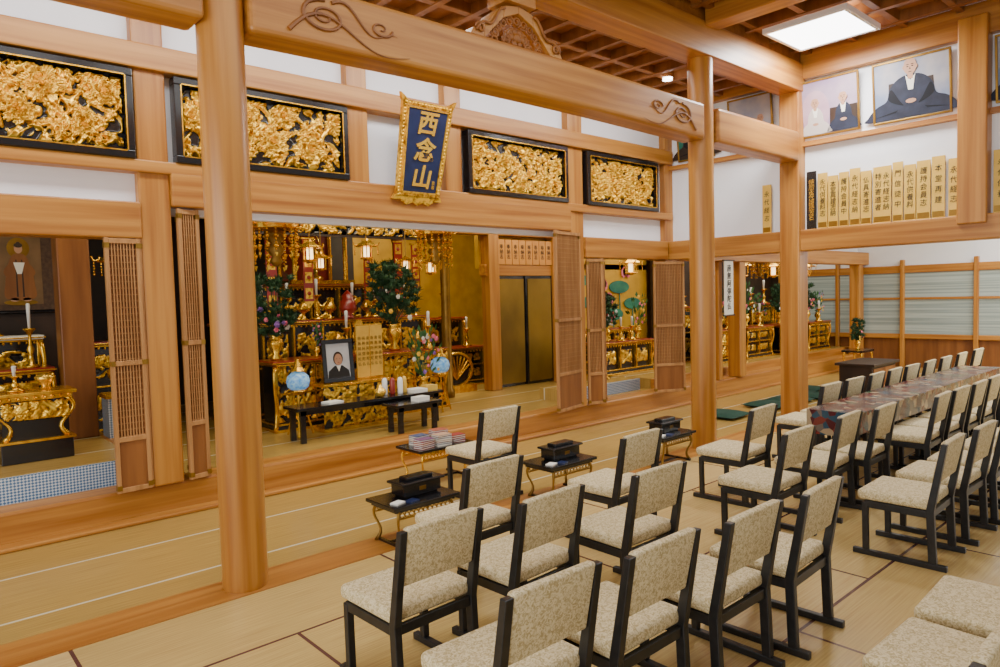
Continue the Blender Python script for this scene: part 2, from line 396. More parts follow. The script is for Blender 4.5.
for s in(-1,1):
    g.tube([(s*(.46-.30*t),-.09,.05+.22*t+.03*math.sin(9*t)) for t in [k/14 for k in range(15)]],.013,5)
    g.tube([(s*(.42+.05*math.cos(t*8)*(1-t)),-.09,.07+.05*math.sin(t*8)*(1-t)) for t in [k/14 for k in range(15)]],.010,5)
g.obj("openwork",woodC,b,smooth=True)
# ---------------------------------------------------------------- carved gold panels
for k,(x0,x1) in enumerate([(.02,1.62),(1.93,3.53),(5.04,6.68),(7.06,8.62)]):
    w=x1-x0;h=.70
    t=thing("carved_panel","gilt openwork relief of %s in a black lacquered frame"%(["flowers among clouds","peonies and birds","peonies and leaves","flowers and leaves"][k]),"carving",((x0+x1)/2,YA-.12,2.92),group="gilt transom carvings")
    g=G();q=.06
    g.box(-w/2,w/2,0,.12,0,q);g.box(-w/2,w/2,0,.12,h-q,h);g.box(-w/2,-w/2+q,0,.12,q,h-q);g.box(w/2-q,w/2,0,.12,q,h-q)
    g.obj("frame",black,t,bevel=.006)
    g=G()
    for a in (q-.010,h-q):g.box(-w/2+q,w/2-q,-.003,.02,a,a+.010)
    for a in (-w/2+q-.010,w/2-q):g.box(a,a+.010,-.003,.02,q,h-q)
    g.obj("gold_trim",gold,t)
    r=relief(w-2*q,h-2*q,360,150,21+k,.095,7,(.10,.16),thr=.13,org=(0,.09,q),leaves=80,base=.42)
    r.obj("relief",[goldc,black],t,smooth=True)
# ---------------------------------------------------------------- plaque
t=thing("name_plaque","tilted dark blue plaque with carved gold frame and gold characters","plaque",(4.31,YA-.12,2.78),rx=.26)
w,h=.62,1.0
G().prism([(-.215,.08),(.215,.08),(.25,h-.08),(-.25,h-.08)],1,-.03,.03).obj("board",blue,t)
g=G()
def ring(g,a,b,c,d,tk,y0,y1):
    g.prism([(-a,c),(a,c),(a,c+tk),(-a,c+tk)],1,y0,y1);g.prism([(-b,d-tk),(b,d-tk),(b,d),(-b,d)],1,y0,y1)
    g.prism([(-a,c),(-a+tk,c),(-b+tk,d),(-b,d)],1,y0,y1);g.prism([(a-tk,c),(a,c),(b,d),(b-tk,d)],1,y0,y1)
ring(g,.222,.257,.075,h-.075,.014,-.04,.03)
ring(g,.27,.31,.03,h-.02,.05,-.025,.02)
for i in range(27):
    z=.05+(h-.09)*i/26;ww=.248+.035*(z/h)
    for sx in(-1,1):g.ball((sx*ww,-.028,z),.013,sc=(1,.5,1),n=6)
for i in range(15):
    for z,ww in((.055,.23),(h-.045,.27)):g.ball((-ww+2*ww*i/14,-.028,z),.013,sc=(1,.5,1),n=6)
g.prism([(-.28,.05),(-.31,-.0),(-.20,.0),(-.14,-.05),(-.06,-.02),(0,-.055),(.06,-.02),(.14,-.05),(.20,.0),(.31,-.0),(.28,.05)],1,-.025,.02)
for sx in(-1,1):
    g.prism([(sx*.29,h-.07),(sx*.325,h-.02),(sx*.345,h+.04),(sx*.26,h-.01),(sx*.26,h-.05)],1,-.025,.02)
g.obj("frame",goldc,t)
for i,c in enumerate("西念山"):
    textmesh("character",c,.25,goldb,t,(0,-.034,h-.23-.27*i),ext=.006,bold=.006,sx=1.0,shear=.12)
textmesh("signature","良\n書",.045,goldb,t,(.16,-.034,.17),ext=.002)
g=G();g.box(-.20,-.17,-.02,.08,-.02,.02);g.box(.17,.20,-.02,.08,-.02,.02);g.obj("hook",goldb,t)
# ---------------------------------------------------------------- portraits & plates
def ell(cx,cz,a,b,n=20): return [(cx+a*math.cos(2*PI*i/n),cz+b*math.sin(2*PI*i/n)) for i in range(n)]
def smooth_shape(pts,n=6):
    out=[];L=len(pts)
    for i in range(L):
        p0,p1,p2,p3=pts[i-1],pts[i],pts[(i+1)%L],pts[(i+2)%L]
        for j in range(n):
            u=j/n
            out.append(tuple(.5*((2*p1[d])+(-p0[d]+p2[d])*u+(2*p0[d]-5*p1[d]+4*p2[d]-p3[d])*u*u+(-p0[d]+3*p1[d]-3*p2[d]+p3[d])*u**3) for d in(0,1)))
    return out
beigep=pmat("robe_pale",(.55,.48,.44),rough=.7);mauve=pmat("halo_mauve",(.45,.27,.34),(.52,.34,.40),(4,4,4),.7)
def portrait(yc,w,bg,robe,fig,label,z=3.66,h=.70):
    t=thing("framed_portrait",label,"picture",(XW+.0,yc,z),rz=-PI/2,group="portraits on the upper wall")
    t.rotation_euler=(.10,0,-PI/2)
    g=G();q=.024
    g.box(-w/2,w/2,-.0,.03,0,q);g.box(-w/2,w/2,-.0,.03,h-q,h);g.box(-w/2,-w/2+q,-.0,.03,q,h-q);g.box(w/2-q,w/2,0,.03,q,h-q)
    g.obj("frame",golddim,t,bevel=.004)
    G().box(-w/2+q,w/2-q,.012,.025,q,h-q).obj("picture",bg,t)
    g=G()
    for cx,s,k in fig:
        b=q+.01
        R_=3 if k else 0
        if k: g.prism(ell(cx,b+.30*s,.19*s,.28*s,28),1,.009,.0118,6)
        else: g.prism([(cx-.18*s,b),(cx+.18*s,b),(cx+.17*s,b+.30*s),(cx-.17*s,b+.30*s)],1,.0085,.0118,5)
        ws=.9 if len(fig)>1 else 1
        body=[(-.32,.0),(.32,.0),(.34,.05),(.27,.12),(.19,.16),(.165,.25),(.11,.315),(.04,.345),(-.04,.345),(-.11,.315),(-.165,.25),(-.19,.16),(-.27,.12),(-.34,.05)]
        if len(fig)>1: body=[(x_*.58,z_) for x_,z_ in body]
        g.prism(smooth_shape([(cx+x*s,b+z_*s) for x,z_ in body]),1,.006,.011,R_)
        for sx in(-1,1):
            if len(fig)==1:
                g.prism(smooth_shape([(cx+sx*.15*s,b+.25*s),(cx+sx*.17*s,b+.16*s),(cx+sx*.06*s,b+.10*s),(cx+sx*.09*s,b+.15*s)]),1,.0045,.0065,4)
                g.prism([(cx+sx*.30*s,b+.03*s),(cx+sx*.10*s,b+.07*s),(cx+sx*.12*s,b+.05*s)],1,.0045,.0065,4)
        g.prism([(cx-.018*s,b+.22*s),(cx+.018*s,b+.22*s),(cx+.038*s,b+.345*s),(cx,b+.30*s),(cx-.038*s,b+.345*s)],1,.003,.006,2)
        g.prism([(cx-.02*s,b+.31*s),(cx+.02*s,b+.31*s),(cx+.02*s,b+.37*s),(cx-.02*s,b+.37*s)],1,.002,.006,1)
        g.prism(smooth_shape([(cx-.048*s,b+.42*s),(cx-.040*s,b+.37*s),(cx,b+.34*s),(cx+.040*s,b+.37*s),(cx+.048*s,b+.42*s),(cx+.03*s,b+.465*s),(cx-.03*s,b+.465*s)]),1,.001,.005,1)
        for e in(-1,1):
            g.prism(ell(cx+e*.050*s,b+.405*s,.008*s,.016*s,8),1,.002,.005,1)
            g.prism(ell(cx+e*.018*s,b+.41*s,.009*s,.004*s,8),1,-.0005,.002,4);g.prism(ell(cx+e*.018*s,b+.426*s,.012*s,.003*s,8),1,-.0005,.002,4)
        g.prism([(cx-.006*s,b+.386*s),(cx+.006*s,b+.386*s),(cx,b+.408*s)],1,-.0003,.002,5)
        g.prism(ell(cx,b+.366*s,.015*s,.0035*s,8),1,-.0005,.002,5)
        g.prism(ell(cx,b+.13*s,.04*s,.018*s),1,.002,.005,1)
    g.obj("painted_figure",[robe,skin,paper,beigep,navy2,darkbrown,mauve],t)
    return t
portrait(3.79,.72,violet,navy,[(-.17,.92,1),(.17,.95,0)],"framed painting of two seated robed figures on violet ground")
portrait(2.87,.82,skyblue,navy,[(.0,1.36,0)],"framed portrait of a seated person in dark monk robes")
portrait(1.66,.80,skyblue,navy,[(0,1.3,0)],"framed portrait of a robed person on pale ground")
portrait(4.84,.64,skyblue,darkbrown,[(-.15,.85,0),(.15,.85,0)],"framed painting partly behind the beam, two robed people")
portrait(5.70,.60,teal,darkbrown,[(0,1.1,0)],"dark framed painting of a robed person")
P=[(4.62,.12,0),(4.02,.12,1),(3.88,.12,0),(3.75,.12,0),(3.62,.115,0),(3.49,.12,0),(3.36,.12,0),(3.18,.20,0),(3.01,.11,0),(2.88,.12,0),(2.74,.14,0),(2.59,.13,0),(2.44,.10,0),(2.0,.14,0),(1.8,.14,0)]
names=["永代経志","特別永代護持芳名","永代供養料志","本堂再建志納","護持会員中","永代経志納","仏具寄進志","特別寄進者\n永代経志納","門信徒中","永代供養料","護持会員志","本堂再建","永代経志","永代供養","護持会員"]
for i,((y,w,k),nm) in enumerate(zip(P,names)):
    h=.73 if k else .64+.025*((i*7)%3)
    t=thing("donor_plate","black lacquered plate with gold writing" if k else "upright gold plate with black vertical writing","plaque",(XW-.01,y,2.505),rz=-PI/2,group="donor plates along the wall beam")
    g=G();g.box(-w/2,w/2,0,.02,0,h,0)
    if not k:g.box(-w/2+.008,w/2-.008,-.001,.001,.01,.075,1)
    g.obj("board",[black if k else cream,golddim],t,bevel=.003)
    cols=nm.split("\n")
    for ci,cn in enumerate(cols):
        n=len(cn);s=min(.082,(h-.08)/n)
        textmesh("writing","\n".join(cn),s,goldb if k else ink,t,((ci-(len(cols)-1)/2)*.09,-.002,h/2+(.0 if k else .03)),ext=.001,space=(h-.12)/n/s*.83,sx=.9,shear=.1)
t=thing("ceiling_light","square white recessed ceiling light panel","lamp",(8.1,3.5,4.62))
g=G();g.box(-.46,.46,-.46,-.42,0,.06);g.box(-.46,.46,.42,.46,0,.06);g.box(-.46,-.42,-.42,.42,0,.06);g.box(.42,.46,-.42,.42,0,.06);g.obj("frame",white,t)
G().box(-.42,.42,-.42,.42,.01,.04).obj("diffuser",panel_em,t)
for p in [(3.15,5.0,4.41),(7.6,5.2,4.41)]:
    o=G().cyl(0,0,0,.03,.06,20).obj("downlight",panel_em,loc=p);tag(o,"small round recessed downlight in the wooden ceiling","lamp","downlights")
# ---------------------------------------------------------------- folding lattice doors
dn=[2]
def leaf(p0,p1,z0,z1):
    dx,dy=p1[0]-p0[0],p1[1]-p0[1];w=math.hypot(dx,dy);h=z1-z0
    dn[0]+=1
    t=bpy.data.objects.new("door_%d"%dn[0],None);COL.objects.link(t);t.location=(p0[0],p0[1],z0);t.rotation_euler=(0,0,math.atan2(dy,dx));t["kind"]="structure"
    q=.03;g=G()
    for a in (0,w-q):g.box(a,a+q,-.018,.018,0,h)
    for a in (0,h*.20,h*.50,h-q*1.5):g.box(q,w-q,-.018,.018,a,a+q*1.3)
    g.obj("frame",woodL,t,bevel=.003)
    g=G();n=max(5,int(w/.028))
    for i in range(1,n):
        x=q+(w-2*q)*i/n;g.box(x-.004,x+.004,-.008,.008,h*.2,h-q)
    for i in range(30):
        z=h*.22+(h*.76)*i/30;g.box(q,w-q,-.004,.004,z,z+.005)
    g.obj("lattice",woodL,t)
    g=G();g.box(q,w-q,-.006,.006,q,h*.20);g.box(q,w-q,.009,.012,h*.20,h-q);g.obj("panel",woodD,t)
    g=G()
    for a in (.02,h*.5,h-.08):
        g.box(-.003,q+.003,-.021,.021,a,a+.04);g.box(w-q-.003,w+.003,-.021,.021,a,a+.04)
    g.obj("metal_fitting",golddim,t)
leaf((1.36,6.10),(1.62,6.12),.27,2.29);leaf((1.62,6.12),(1.60,6.4),.27,2.29)
leaf((1.92,6.12),(2.10,6.16),.27,2.55);leaf((2.10,6.18),(2.02,6.44),.27,2.55)
leaf((6.32,6.0),(6.92,6.13),.27,2.55);leaf((7.06,6.14),(7.28,6.05),.27,2.22)
leaf((8.52,6.12),(8.94,5.88),.27,2.2);leaf((7.28,6.05),(7.42,6.14),.27,2.22)
# ---------------------------------------------------------------- chairs
GR="black-framed chairs set in rows"
def make_chair():
    t=thing("chair","low black-framed chair with beige patterned seat and backrest","chair",(0,0,0),group=GR)
    for sx in(-1,1):
        x=sx*.215
        G().box(x-.018,x+.018,-.27,.27,0,.035).obj("runner",blackm,t,bevel=.004)
        G().prism([(.175,.035),(.21,.035),(.215,.35),(.18,.35)],0,x-.018,x+.018).obj("leg",blackm,t,bevel=.004)
        G().prism([(-.215,.035),(-.17,.035),(-.155,.36),(-.20,.60),(-.235,.785),(-.268,.785),(-.235,.58),(-.20,.36)],0,x-.018,x+.018).obj("leg",blackm,t,bevel=.004)
    g=G()
    for sx in(-1,1):g.box(sx*.215-.015,sx*.215+.015,-.18,.20,.315,.36)
    g.box(-.2,.2,.17,.20,.315,.36);g.box(-.2,.2,-.19,-.165,.315,.36)
    g.obj("rail",blackm,t,bevel=.003)
    G().box(-.235,.235,-.175,.245,.362,.43).obj("seat",fabric,t,bevel=.025,seg=4,smooth=True)
    g=G().prism([(-.172,.53),(-.215,.53),(-.270,.795),(-.228,.795)],0,-.198,.198)
    g.obj("backrest",fabric,t,bevel=.012,seg=3,smooth=True)
    return t
chairs=[(3.95,4.42),(2.65,3.03),(3.87,2.88),(5.37,2.78),
 (1.79,2.40),(2.4,2.32),(3.17,2.23),(4.66,2.15),(5.47,2.14),(6.04,2.08),(6.98,1.94),(7.5,1.93),(8.05,1.92),(8.6,1.92),(9.15,1.9),(9.7,1.9),
 (1.68,1.61),(2.23,1.55),(2.82,1.49),(3.4,1.45),(4.98,1.32),(5.62,1.30),(6.2,1.28),(6.8,1.26),(7.4,1.26),
 (2.25,.47),(2.8,.46),(3.37,.48),
 (7.1,2.95),(7.68,2.95),(8.25,2.94),(8.8,2.94),(9.35,2.93),(9.95,2.92),(10.6,2.92),(11.3,2.92),(12.1,2.92)]
src=None
for i,(x,y) in enumerate(chairs):
    rz=random.uniform(-.035,.035)+.015
    if src is None: src=make_chair();src.location=(x,y+.268,0);src.rotation_euler=(0,0,rz)
    else: copy_thing(src,(x,y+.268,0),rz)
t=thing("long_table","long low table covered with a glossy patterned cloth","table",(8.25,2.62,0))
G().box(-1.95,2.6,-.19,.19,.625,.65).obj("tabletop",blackm,t)
g=G();g.box(-1.99,2.64,-.22,.22,.65,.656);g.box(-1.995,-1.985,-.22,.22,.44,.656);g.box(-1.99,2.64,-.225,-.218,.47,.656);g.box(-1.99,2.64,.218,.225,.47,.656);g.obj("tablecloth",cloth,t)
for x in(-1.85,2.5):
    for y in(-.15,.15):G().box(x-.02,x+.02,y-.02,y+.02,0,.625).obj("leg",blackm,t)
zs=None
for i,(x,y,r) in enumerate([(8.72,5.12,.03),(9.85,5.05,-.05),(10.5,5.03,.04),(11.15,5.0,0),(11.8,5.4,.05)]):
    if zs is None:
        g=G();n=12;v=[]
        for sg,ex in((1,4),(-1,6)):
            for a in range(n+1):
                for b_ in range(n+1):
                    u=a/n*2-1;w=b_/n*2-1;hh=.040*(1-abs(u)**ex)*(1-abs(w)**ex)
                    v.append((.29*u,.29*w,.042+sg*hh))
        fs=[];N=(n+1)**2
        for a in range(n):
            for b_ in range(n):
                p=a*(n+1)+b_;fs.append((p,p+n+1,p+n+2,p+1));fs.append((p+N,p+1+N,p+n+2+N,p+n+1+N))
        g.add(v,fs)
        zs=g.obj("floor_cushion",zab,loc=(x,y,0),rot=(0,0,r),smooth=True);tag(zs,"dark green square floor cushion on the tatami","cushion","green floor cushions")
    else:
        c=zs.copy();COL.objects.link(c);c.location=(x,y,0);c.rotation_euler=(0,0,r)
# ---------------------------------------------------------------- small tables
def cab_leg(g,x,y,h,sx,sy,mi=0,r=.018):
    g.tube([(x+sx*(.02*math.sin(t*PI*2)+.02*t*t),y+sy*(.02*math.sin(t*PI*2)),h*(1-t)) for t in [i/10 for i in range(11)]],r,6,mi,taper=lambda t:1.3-.6*math.sin(t*PI)+.1*t)
def small_stand(loc,w,d,h,label,grp,rz=0,top=black,dark=True):
    t=thing("altar_stand",label,"table",loc,rz,grp)
    G().box(-w/2,w/2,-d/2,d/2,h-.025,h).obj("tabletop",top,t,bevel=.004)
    g=G();g.box(-w/2+.03,w/2-.03,-d/2+.03,d/2-.03,h-.05,h-.025)
    g.obj("apron",black if dark else gold,t)
    n=int(w/.05)
    for yy in(-d/2+.04,d/2-.04):
        g=G()
        for i in range(n):
            x=-w/2+.07+(w-.14)*(i+.5)/n
            g.tube([(x+.017*math.cos(k),yy,h-.075+.02*math.sin(k)) for k in [j*2*PI/8 for j in range(9)]],.0045,5)
        g.box(-w/2+.06,w/2-.06,yy-.005,yy+.005,h-.105,h-.095)
        g.obj("fretwork",golddim if dark else gold,t)
    g=G()
    for sx in(-1,1):g.box(sx*(w/2-.07)-.012,sx*(w/2-.07)+.012,-d/2+.03,d/2-.03,0,.02)
    g.box(-w/2+.07,w/2-.07,-.01,.01,.0,.02)
    g.obj("stretcher",black,t)
    for sx in(-1,1):
        for sy in(-1,1):
            g=G();cab_leg(g,sx*(w/2-.07),sy*(d/2-.05),h-.03,sx,sy,r=.013);g.obj("leg",golddim if dark else gold,t,smooth=True)
    return t
def incense_box(loc,rz=0):
    t=thing("incense_box","black lacquered incense box with raised lid ridge","box",loc,rz,"incense boxes on stands")
    g=G();g.box(-.17,.17,-.08,.08,.015,.10);g.box(-.15,.15,-.065,.065,0,.015);g.obj("body",black,t,bevel=.006)
    g=G();g.box(-.195,.195,-.10,.10,.095,.115);g.box(-.12,.12,-.05,.05,.115,.14);g.obj("lid",black,t,bevel=.006)
    G().box(-.03,.03,-.082,-.079,.04,.07).obj("crest",golddim,t)
for x,y in [(2.88,4.22),(4.42,4.2),(6.0,4.2)]:
    small_stand((x,y,0),.58,.38,.31,"black-topped incense stand with fretwork legs beside the chairs","incense stands")
    incense_box((x+.05,y+.03,.31),.03)
    for kx,ky,cm,nn in [(-.20,-.10,paper,"prayer_sheet"),(-.10,-.13,blue,"prayer_booklet")]:
        o=G().box(-.045,.045,-.035,.035,0,.010).obj(nn,cm,loc=(x+kx,y+ky,.31),rot=(0,0,.3));tag(o,"small folded %s lying on the incense stand"%("paper" if cm is paper else "dark booklet"),"booklet","leaflets on incense stands")
small_stand((4.0,5.45,0),.66,.40,.34,"low gilt stand with black top stacked with books","book stand",dark=False)
bc=[pmat("book_%d"%i,c,rough=.6) for i,c in enumerate([(.30,.03,.02),(.5,.3,.18),(.16,.06,.14),(.6,.56,.48),(.38,.10,.05),(.06,.08,.16)])]
for k,(bx,by,n) in enumerate([(3.80,5.36,5),(4.0,5.35,6),(4.19,5.38,4),(3.87,5.54,5),(4.12,5.56,6)]):
    for i in range(n):
        g=G();g.box(-.08,.08,-.06,.06,0,.004,0);g.box(-.077,.08,-.057,.057,.004,.014,1);g.box(-.08,.08,-.06,.06,.014,.018,0)
        o=g.obj("book",[bc[(k*3+i*2)%6],paper],loc=(bx,by,.34+.018*i),rot=(0,0,random.uniform(-.2,.2)));tag(o,"small sutra book stacked on the gilt stand","book","books on the gilt stand")
# ---------------------------------------------------------------- altar furniture
def ornate_table(loc,w,d,h,label,rz=0,seed=1,topm=red,nf=8,back=None,style=0):
    """style 0: fully gilt front ; 1: lacquer front with separate gilt panels"""
    t=thing("altar_table",label,"altar",loc,rz)
    g=G();g.box(-w/2,w/2,-d/2,d/2,h-.04,h);g.obj("tabletop",topm,t,bevel=.006)
    g=G();g.box(-w/2-.012,w/2+.012,-d/2-.012,d/2+.012,h-.03,h-.015);g.box(-w/2+.03,w/2-.03,-d/2+.03,d/2-.03,h-.06,h-.04)
    n=int(w/.07)
    for i in range(n):
        x=-w/2+.05+(w-.1)*(i+.5)/n;g.ball((x,-d/2+.03,h-.075),.016,n=6,k=4)
    if h>.6:g.box(-w/2+.04,w/2-.04,-d/2+.03,-d/2+.09,h*.52,h*.52+.02)
    np_=max(1,int(w/.42))
    for i in range(np_+1):
        x=-w/2+.05+(w-.1)*i/np_;g.box(x-.012,x+.012,-d/2+.03,-d/2+.09,.09,h-.06)
    g.box(-w/2+.03,w/2-.03,-d/2+.03,d/2-.03,.07,.09)
    g.obj("moulding",gold,t,bevel=.003)
    G().box(-w/2,w/2,-d/2,d/2,0,.03).obj("base_plate",gold,t,bevel=.003)
    g=G();g.box(-w/2+.06,w/2-.06,-d/2+.09,d/2-.06,.09,h-.06);g.box(-w/2+.02,w/2-.02,-d/2+.02,d/2-.02,.03,.07);g.obj("body",black,t)
    nx=max(20,int(w*100));nz=max(14,int((h-.2)*100))
    if style==0:
        relief(w-.12,h-.16,nx,nz,seed,.05,nf,(.06,.10),thr=.12,org=(0,-d/2+.085,.10),leaves=nf*3).obj("relief",[goldc,back or black],t,smooth=True)
    else:
        rows=[(.12,h*.52-.03),(h*.52+.05,h-.10)] if h>.6 else [(.12,h-.10)]
        for a,b_ in rows:
            g=G()
            for i in range(np_):
                cw=(w-.1)/np_;x=-w/2+.05+cw*(i+.5);ww=cw*.72;hh=(b_-a)*.72
                relief(ww,hh,max(12,int(ww*90)),max(8,int(hh*90)),seed+i*7,.03,2,(.05,.08),thr=.15,g=g,org=(x,-d/2+.088,a+(b_-a)*.14),leaves=7)
            g.obj("relief",[goldc,black],t,smooth=True)
    for sx in(-1,1):
        g=G();cab_leg(g,sx*(w/2-.03),-d/2+.03,h-.05,sx,-1,r=.022);g.obj("leg",gold,t,smooth=True)
    return t
def candlestick(loc,h,label="gilt candlestick with white candle",s=1,group=None,cand=whitep):
    t=thing("candlestick",label,"candlestick",loc,group=group)
    G().lathe([(.07*s,0),(.075*s,.015),(.03*s,.04),(.018*s,h*.2),(.035*s,h*.28),(.015*s,h*.36),(.014*s,h*.5),(.03*s,h*.56),(.055*s,h*.60),(.055*s,h*.615),(.01,h*.62)],n=14).obj("stem",gold,t,smooth=True)
    G().lathe([(.012*s,h*.62),(.018*s,h*.95),(.016*s,h),(.003,h*1.01)],n=10).obj("candle",cand,t,smooth=True)
    return t
def flowers(loc,s,cols,label,seed=0,vh=.25,vm=None,n=26,pine=False,spread=1.0):
    rs=random.Random(seed)
    t=thing("flower_arrangement",label,"flowers",loc)
    G().lathe([(.05*s,0),(.06*s,.02*s),(.03*s,.06*s),(.08*s,vh*s*.6),(.07*s,vh*s*.8),(.045*s,vh*s*.9),(.08*s,vh*s)],n=16).obj("vase",vm or gold,t,smooth=True)
    g=G()
    cz=vh*s+.26*s
    for i in range(int(75 if pine else n*2.4)):
        a=rs.uniform(0,2*PI);u=rs.random()**.5;hh=rs.uniform(-.25,.30)*s
        x=.26*s*spread*u*math.cos(a)*(1-abs(hh)/s);y=.14*s*u*math.sin(a);z=cz+hh
        d=Vector((x,y,z-vh*s*.8)).normalized()
        if pine:
            g.ball((x,y,z),.030*s,0,6,4)
            p=Vector((x,y,z))
            for k in range(18):
                b=Vector((rs.uniform(-1,1),rs.uniform(-1,1),rs.uniform(-.4,1))).normalized()*.08*s
                q=Vector((-b.z,b.x,b.y)).normalized()*.008*s
                g.add([p-q,p+q,p+b],[(0,1,2)],0)
                q2=b.cross(q).normalized()*.008*s;g.add([p-q2,p+q2,p+b],[(0,1,2)],0)
        else:
            q=d.cross(Vector((0,0,1)))
            if q.length<.1:q=Vector((1,0,0))
            q=q.normalized()*.028*s;p=Vector((x,y,z))
            l=d*.12*s
            g.add([p,p+l*.5+q,p+l,p+l*.5-q],[(0,1,2,3)],0)
        if i%3==0:
            g.tube([(0,0,vh*s*.9),(x*.5,y*.5,(vh*s+z)/2),(x,y,z)],.004*s,4)
    stuff(g.obj("foliage",green if pine else green2,t))
    g=G()
    for i in range(n):
        a=rs.uniform(0,2*PI);u=rs.uniform(.3,1);hh=rs.uniform(-.24,(.0 if pine else .30))*s
        x=.24*s*spread*u*math.cos(a)*(1-abs(hh)/s*.8);y=-.14*s*u*abs(math.sin(a))-.03*s;z=cz+hh;r=rs.uniform(.015,.026)*s;mi=rs.randrange(len(cols))
        for k in range(6):
            b=2*PI*k/6;g.ball((x+r*.8*math.cos(b),y,z+r*.8*math.sin(b)),r*.6,mi,6,4,(1,.5,1))
        g.ball((x,y-r*.3,z),r*.5,mi,6,4)
    stuff(g.obj("blooms",cols,t))
    return t
def hanging_lantern(loc,s,label="gilt hanging lantern with bead pendants",top=.6):
    t=thing("hanging_lantern",label,"lantern",loc,group="hanging gilt lanterns")
    g=G();g.lathe([(.03*s,.42*s),(.05*s,.38*s),(.20*s,.30*s),(.24*s,.27*s),(.23*s,.255*s),(.13*s,.25*s)],n=6);g.lathe([(.14*s,0),(.15*s,.02*s),(.12*s,.04*s),(.05*s,-.03*s)][::-1],n=6)
    for i in range(6):
        a=2*PI*i/6
        g.tube([(.125*s*math.cos(a),.125*s*math.sin(a),.02*s),(.125*s*math.cos(a),.125*s*math.sin(a),.26*s)],.01*s,5)
        g.tube([(.2*s*math.cos(a),.2*s*math.sin(a),.29*s),(.27*s*math.cos(a),.27*s*math.sin(a),.27*s),(.30*s*math.cos(a),.30*s*math.sin(a),.33*s)],.012*s,5)
    g.obj("cage",gold,t)
    G().cyl(0,0,.05*s,.24*s,.06*s,12).obj("lamp_shade",lampwarm,t)
    G().tube([(0,0,.42*s),(0,0,top)],.006,5).obj("chain",golddim,t)
    g=G()
    for i in range(6):
        a=2*PI*i/6
        for k in range(5):g.ball((.27*s*math.cos(a),.27*s*math.sin(a),(.24-.035*k)*s),.013*s,0,5,4)
    stuff(g.obj("pendant",gold,t))
    return t
def canopy(loc,s,label="gilt hanging canopy ornament with long bead strings",top=.6,dense=16):
    t=thing("hanging_canopy",label,"ornament",loc,group="hanging canopies")
    g=G();g.lathe([(.03*s,.3*s),(.06*s,.26*s),(.1*s,.2*s),(.22*s,.12*s),(.28*s,.09*s),(.28*s,.04*s),(.24*s,.03*s)][::-1],n=16)
    for i in range(8):
        a=2*PI*i/8;g.ball((.28*s*math.cos(a),.28*s*math.sin(a),.13*s),.045*s,0,6,4)
        g.tube([(.26*s*math.cos(a),.26*s*math.sin(a),.06*s),(.34*s*math.cos(a),.34*s*math.sin(a),.05*s),(.37*s*math.cos(a),.37*s*math.sin(a),.13*s)],.014*s,5)
    g.obj("canopy_top",gold,t)
    G().tube([(0,0,.3*s),(0,0,top)],.006,5).obj("chain",golddim,t)
    g=G()
    for i in range(dense):
        a=2*PI*i/dense;L=7 if i%2 else 11
        for k in range(L):
            big=(k%3==2)
            g.ball((.26*s*math.cos(a),.26*s*math.sin(a),(.02-.04*k)*s),(.034 if big else .014)*s,0,5,4,(1,1,.7 if big else 1))
        g.prism([(.26*s*math.cos(a)-.02*s,(.02-.04*L)*s),(.26*s*math.cos(a)+.02*s,(.02-.04*L)*s),(.26*s*math.cos(a),(.02-.04*L-.06)*s)],1,.26*s*math.sin(a)-.006,.26*s*math.sin(a)+.006)
    stuff(g.obj("bead_string",gold,t))
    G().lathe([(.03*s,-.42*s),(.08*s,-.36*s),(.05*s,-.30*s),(.12*s,-.22*s),(.06*s,-.14*s),(.13*s,-.06*s),(.13*s,.03*s)],n=12).obj("inner_bell",golddim,t,smooth=True)
    return t
FZ=.25
def offering_table(loc,w,d,h,rz,label):
    t=thing("offering_table",label,"table",loc,rz,"black offering tables")
    G().box(-w/2,w/2,-d/2,d/2,h-.03,h).obj("tabletop",black,t,bevel=.004)
    g=G();g.box(-w/2+.05,w/2-.05,-d/2+.04,-d/2+.06,h-.08,h-.03);g.box(-w/2+.05,w/2-.05,d/2-.06,d/2-.04,h-.08,h-.03);g.obj("apron",black,t)
    for sx in(-1,1):
        for sy in(-1,1):
            x=sx*(w/2-.08);y=sy*(d/2-.06)
            G().prism([(x-.03,0),(x+.03,0),(x+.025,h*.5),(x+.04,h-.03),(x-.04,h-.03),(x-.025,h*.5)],1,y-.02,y+.02).obj("leg",black,t,bevel=.003)
    return t
offering_table((4.18,6.97,FZ),1.90,.36,.38,0,"long low black lacquered offering table before the altar")
offering_table((4.52,6.58,FZ),.62,.32,.33,0,"small black lacquered table in front of the long one")
def simple(name,g,mats,loc,label,cat,rz=0,smooth=False,group=None,bevel=0):
    o=g.obj(name,mats,loc=loc,rot=(0,0,rz),smooth=smooth,bevel=bevel);return tag(o,label,cat,group)
T=FZ+.38
simple("incense_burner",G().lathe([(.03,0),(.05,.01),(.07,.05),(.065,.08),(.05,.09),(.03,.11),(.012,.14)],n=16),goldb,(4.30,6.90,T),"small round brass incense burner","incense burner",smooth=True)
for i,(x,y,c) in enumerate([(4.50,6.95,red),(4.59,6.92,whitep),(4.68,6.97,cream),(4.42,6.99,whitep)]):
    simple("offering_can",G().lathe([(.03,0),(.032,.02),(.032,.16),(.024,.19),(.01,.2)],n=12),c,(x,y,T),"small upright %s offering bottle on the black table"%["red","white","gold","white"][i],"bottle",smooth=True,group="offering bottles")
simple("paper_stack",G().box(-.10,.10,-.09,.09,0,.04),paper,(4.82,6.92,T),"stack of white papers on the black table","paper",.05)
simple("paper_stack",G().box(-.08,.08,-.07,.07,0,.06),cream,(5.03,6.95,T),"small cream box with papers on the black table","paper",-.05)
simple("prayer_booklet",G().box(-.1,.1,-.07,.07,0,.02),paper,(3.7,6.92,T),"open white booklet on the black table","booklet",.2)
